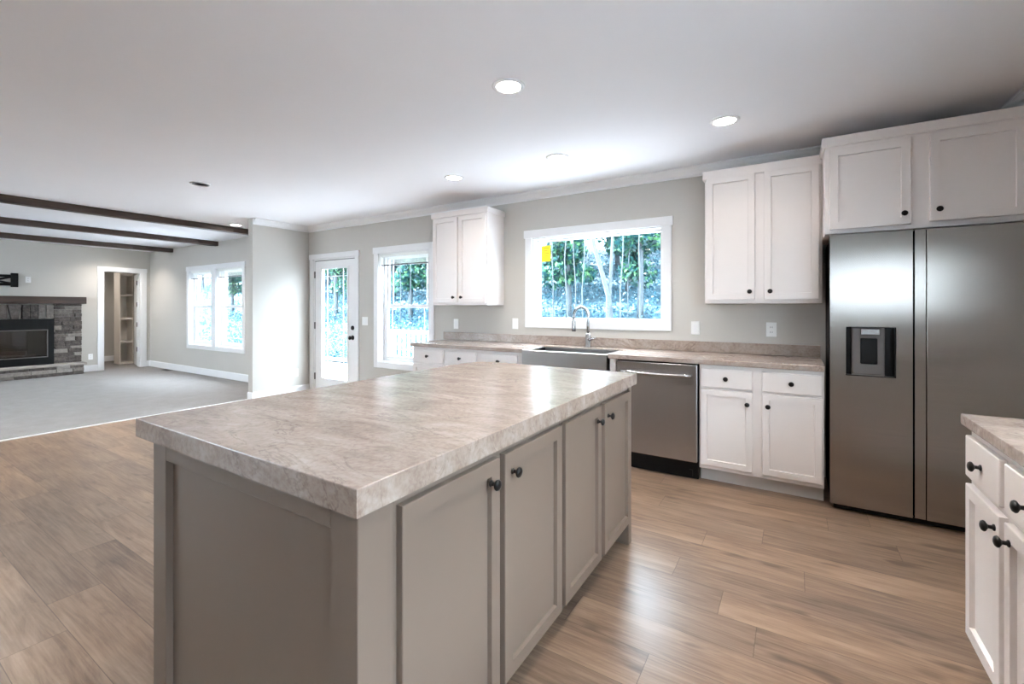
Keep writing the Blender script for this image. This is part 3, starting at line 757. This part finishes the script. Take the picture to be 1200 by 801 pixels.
for a, b in zip(ys, ys[1:]):
    bx(bm, 0, .10+rng.uniform(-.01, .012), a+.003, b-.003, FB[3]+.004, FB[3]+.266, .006)
vs = [bm.verts.new(p) for p in ((0, -.01, 1.084), (.115, -.01, 1.084), (.115, .075, 1.084), (0, .075, 1.084), (0, -.055, 1.35), (.115, -.055, 1.35), (.115, .115, 1.35), (0, .115, 1.35))]
for q in ((3, 2, 1, 0), (4, 5, 6, 7), (0, 1, 5, 4), (1, 2, 6, 5), (2, 3, 7, 6), (3, 0, 4, 7)): bm.faces.new([vs[i] for i in q])
obj('stone_surround', bm, 'stone', fp)
bm = newbm(); stones(bm, -YH-.01, YH-.02, .0045, .185, 0, .30); obj('hearth_stones', bm, 'stone', fp)
bm = newbm(); bx(bm, 0, .335, -YH-.03, YH+.02, .186, .224, .006, 2); obj('hearth_slab', bm, 'slab', fp)
bm = newbm(); bx(bm, 0, .20, -YH-.06, YH+.045, 1.364, 1.50, .008, 2); obj('mantel', bm, 'beam', fp)
bm = newbm(); frame_ring(bm, FB[0], FB[1], FB[2], FB[3], .085, -.117, .0, wt=.20, wb=.155)
for v in bm.verts: v.co = Vector((v.co.y+.118, v.co.x, v.co.z))
bx(bm, .0005, .02, FB[0]+.05, FB[1]-.05, FB[2]+.05, FB[3]-.05)
fbx = obj('firebox', bm, 'black_metal', fp)
bm = newbm(); bx(bm, .108, .111, FB[0]+.08, FB[1]-.08, FB[2]+.15, FB[3]-.195); obj('glass_door', bm, 'smoked', fbx)
bm = newbm(); frame_ring(bm, FB[0]+.082, FB[1]-.082, FB[2]+.152, FB[3]-.198, .014, 0, .012)
for v in bm.verts: v.co = Vector((v.co.y+.112, v.co.x, v.co.z))
obj('door_trim', bm, 'grey_plastic', fbx)
bm = newbm()
for y, z, l in ((0, .40, .30), (-.05, .46, .24)): tube(bm, [(.055, y-l, z), (.06, y, z+.01), (.055, y+l, z)], [.035, .04, .034], 10)
obj('log', bm, 'beam', fbx)
# TV bracket above the mantel
tv = thing('tv_bracket', 'black wall bracket mounted above the fireplace mantel', 'tv bracket', (XF, 1.90, 1.79))
bm = newbm(); bx(bm, 0, .012, -.28, .28, .055, .10, .003); bx(bm, 0, .012, -.28, .28, -.10, -.055, .003)
for y in (-.25, 0.0, .24): bx(bm, .0, .01, y-.02, y+.02, -.12, .12, .003)
obj('wall_plate', bm, 'black_metal', tv)
bm = newbm(); bx(bm, .012, .045, .19, .285, -.125, .13, .006); obj('upright', bm, 'black_metal', tv)
bm = newbm(); bx(bm, .012, .045, -.285, -.19, -.125, .13, .006); obj('upright', bm, 'black_metal', tv)
bm = newbm(); tube(bm, [(.03, -.2, .06), (.05, -.05, 0), (.03, .2, -.06)], .018, 8); tube(bm, [(.03, -.2, -.06), (.05, 0.02, 0), (.03, .2, .06)], .018, 8); obj('arm', bm, 'black_metal', tv)

# ------------------------------------------------------------------ outdoors
GZ = -.35
bm = newbm()
nx, ny = 60, 30; gr = random.Random(2); grid = []
for j in range(ny+1):
    y = 8.6+(j/ny)**1.5*40
    rowv = []
    for i in range(nx+1):
        x = -50+i*65/nx
        s = max(0, (y-9.2)); z = GZ+min(s*.42, 2.6+s*.18)+gr.uniform(-.12, .12)*(s > .3)
        rowv.append(bm.verts.new((x, y, z)))
    grid.append(rowv)
for j in range(ny):
    for i in range(nx): bm.faces.new((grid[j][i], grid[j][i+1], grid[j+1][i+1], grid[j+1][i])).smooth = True
tag(obj('hillside', bm, 'bank'), 'overgrown bluish-green bank rising behind the house', 'hillside', kind='structure')
bm = newbm(); bx(bm, -52, 20, -40, 8.9, GZ-.2, GZ)
tag(obj('yard_ground', bm, 'yard'), 'pale sandy ground behind the house', 'ground', kind='structure')
def bankz(y):
    s = max(0, y-9.2); return GZ+min(s*.42, 2.6+s*.18)
def leaves(bm, n, fn, s0, s1, rg):
    for _ in range(n):
        p = fn(); s = rg.uniform(s0, s1)
        a = Vector((rg.gauss(0, 1), rg.gauss(0, 1), rg.gauss(0, 1))).normalized(); b = a.orthogonal().normalized()
        b = Matrix.Rotation(rg.uniform(0, 6.28), 3, a) @ b; c_ = a.cross(b)
        bm.faces.new([bm.verts.new(p+b*s), bm.verts.new(p+c_*s*.5), bm.verts.new(p-b*s), bm.verts.new(p-c_*s*.5)])
def crown_mesh(seed, n=10000, h0=1.6, h1=6.0, rad=.5):
    rg = random.Random(seed); bm = newbm()
    cl = [(Vector((rg.uniform(-rad, rad), rg.uniform(-rad, rad), rg.uniform(h0+.5, h1))), rg.uniform(.28, .45)) for _ in range(52)]
    def fn():
        c_, r_ = rg.choice(cl); d = Vector((rg.gauss(0, 1), rg.gauss(0, 1), rg.gauss(0, .8))).normalized()
        return c_+d*r_*rg.uniform(.6, 1.0)
    leaves(bm, n, fn, .05, .12, rg)
    me = bpy.data.meshes.new('crown'); bm.to_mesh(me); bm.free(); me.materials.append(M['leaf']); return me
crowns = [crown_mesh(s) for s in (1, 2, 3)]
def trunk_mesh(seed, h, r, lean=.2):
    rg = random.Random(seed); bm = newbm(); x = y = 0; pts = []; rads = []
    for k in range(8):
        pts.append((x, y, -.3+h*k/7)); rads.append(r*(1-.65*k/7)); x += rg.uniform(-lean, lean)*h/30; y += rg.uniform(-lean, lean)*h/30
    tube(bm, pts, rads, 8); me = bpy.data.meshes.new('trunk'); bm.to_mesh(me); bm.free(); me.materials.append(M['bark']); return me
trunks = [trunk_mesh(s, 6.5, .10) for s in (1, 2, 3)]
thin = [trunk_mesh(s, 6.0, .018, .3) for s in (4, 5, 6)]
def link_part(name, me, parent):
    o = bpy.data.objects.new(name, me); COL.objects.link(o); o.parent = parent; return o
def tree(x, y, label, tr=None, cr=None, rz=0.0, s=1.0, name='tree', cz=0.0):
    r = thing(name, label, 'tree', (x, y, bankz(y)), rz, 'trees on the bank behind the house'); r.scale = (s, s, s)
    link_part('trunk', tr, r)
    if cr:
        o = link_part('crown', cr, r); o.location = (0, 0, cz)
    return r
tg = random.Random(9)
for j, (yr_, sc) in enumerate(((12.1, .97), (14.2, 1.0), (16.3, 1.03), (18.4, 1.05))):
    for k in range(19):
        x = -39.5+k*2.12+1.06*(j % 2)+tg.uniform(-.05, .05); y = yr_+tg.uniform(-.08, .08)
        if j == 0 and -19.5 < x < -17.0 or j < 2 and x < -25: continue
        where = 'living room windows' if x/y < -1.7 else 'back door glass' if x/y < -1.2 else 'tall kitchen window' if x/y < -.8 else 'wide sink window'
        row_ = ('in the nearest row', 'in the middle row', 'behind the middle row', 'in the farthest row')[j]
        tree(x, y, 'leafy green tree '+row_+' on the bank seen through the '+where, trunks[k % 3], crowns[k % 3], tg.uniform(0, 6), sc*tg.uniform(.95, 1.0), cz=-.75)
for k, y in enumerate((-3.4, -1.2, 1.0, 3.2)):  # trees added out of view to darken and green the right window's reflection
    tree(9.0, y, 'leafy green tree added outside the view to dim the right window', trunks[k % 3], crowns[k % 3], k*1.3, 1.0, cz=-1.3)
# pale saplings in front of the bank, seen through the sink window
ca, sa = math.cos(YAW), math.sin(YAW)
for px, yy in ((648, 11.2), (667, 10.6), (674, 11.0), (683, 10.8), (728, 10.6), (750, 11.1), (735, 11.6), (470, 11.0), (482, 11.2)):
    k = (px-600)/FPX; dx, dy = -sa+k*ca, ca+k*sa
    tree(dx/dy*yy, yy, 'slender pale sapling stem in front of the bank through the kitchen windows', thin[px % 3], None, tg.uniform(0, 6), 1.0, 'sapling')
k = (712-600)/FPX; xx = (-sa+k*ca)/(ca+k*sa)*10.8
ft = thing('forked_tree', 'pale forked tree trunk in the middle of the sink window view', 'tree', (xx, 10.8, bankz(10.8)), YAW)
bm = newbm(); tube(bm, [(0, 0, -.3), (.02, 0, .6), (.02, 0, 1.25), (-.10, .05, 1.75), (-.32, .1, 2.5), (-.5, .1, 4.0), (-.6, .1, 6)], [.08, .07, .065, .06, .05, .04, .03], 10); obj('trunk', bm, 'bark', ft)
bm = newbm(); tube(bm, [(.13, .02, -.3), (.10, .02, .6), (.06, .02, 1.2), (.09, .02, 1.9), (.13, 0, 2.8), (.2, 0, 6)], [.055, .05, .045, .042, .035, .02], 10); obj('branch', bm, 'bark', ft)
# undergrowth on the bank
rg = random.Random(21); bm = newbm()
def ug():
    y = 9.3+rg.random()**1.4*9; x = rg.uniform(-40, 3); return Vector((x, y, bankz(y)+abs(rg.gauss(0, .22))))
leaves(bm, 90000, ug, .025, .07, rg)
tag(obj('undergrowth', bm, 'under'), 'low bluish-green undergrowth covering the bank', 'undergrowth', kind='stuff')
# white porch rail outside the tall kitchen window
pr_ = thing('porch_railing', 'white picket railing outside the tall kitchen window', 'railing', (-7.4, 6.2, GZ))
bm = newbm(); bx(bm, 0, 3.0, -.03, .03, 1.16, 1.21, .004); bx(bm, 0, 3.0, -.025, .025, .38, .42, .004); obj('rail', bm, 'vinyl', pr_)
for i in range(24): obj('picket', bx(newbm(), .07+i*.124, .105+i*.124, -.016, .016, .40, 1.17, .002), 'vinyl', pr_)
for x in (0.0, 2.95): obj('post', bx(newbm(), x-.05, x+.05, -.05, .05, .0, 1.3, .005), 'vinyl', pr_)
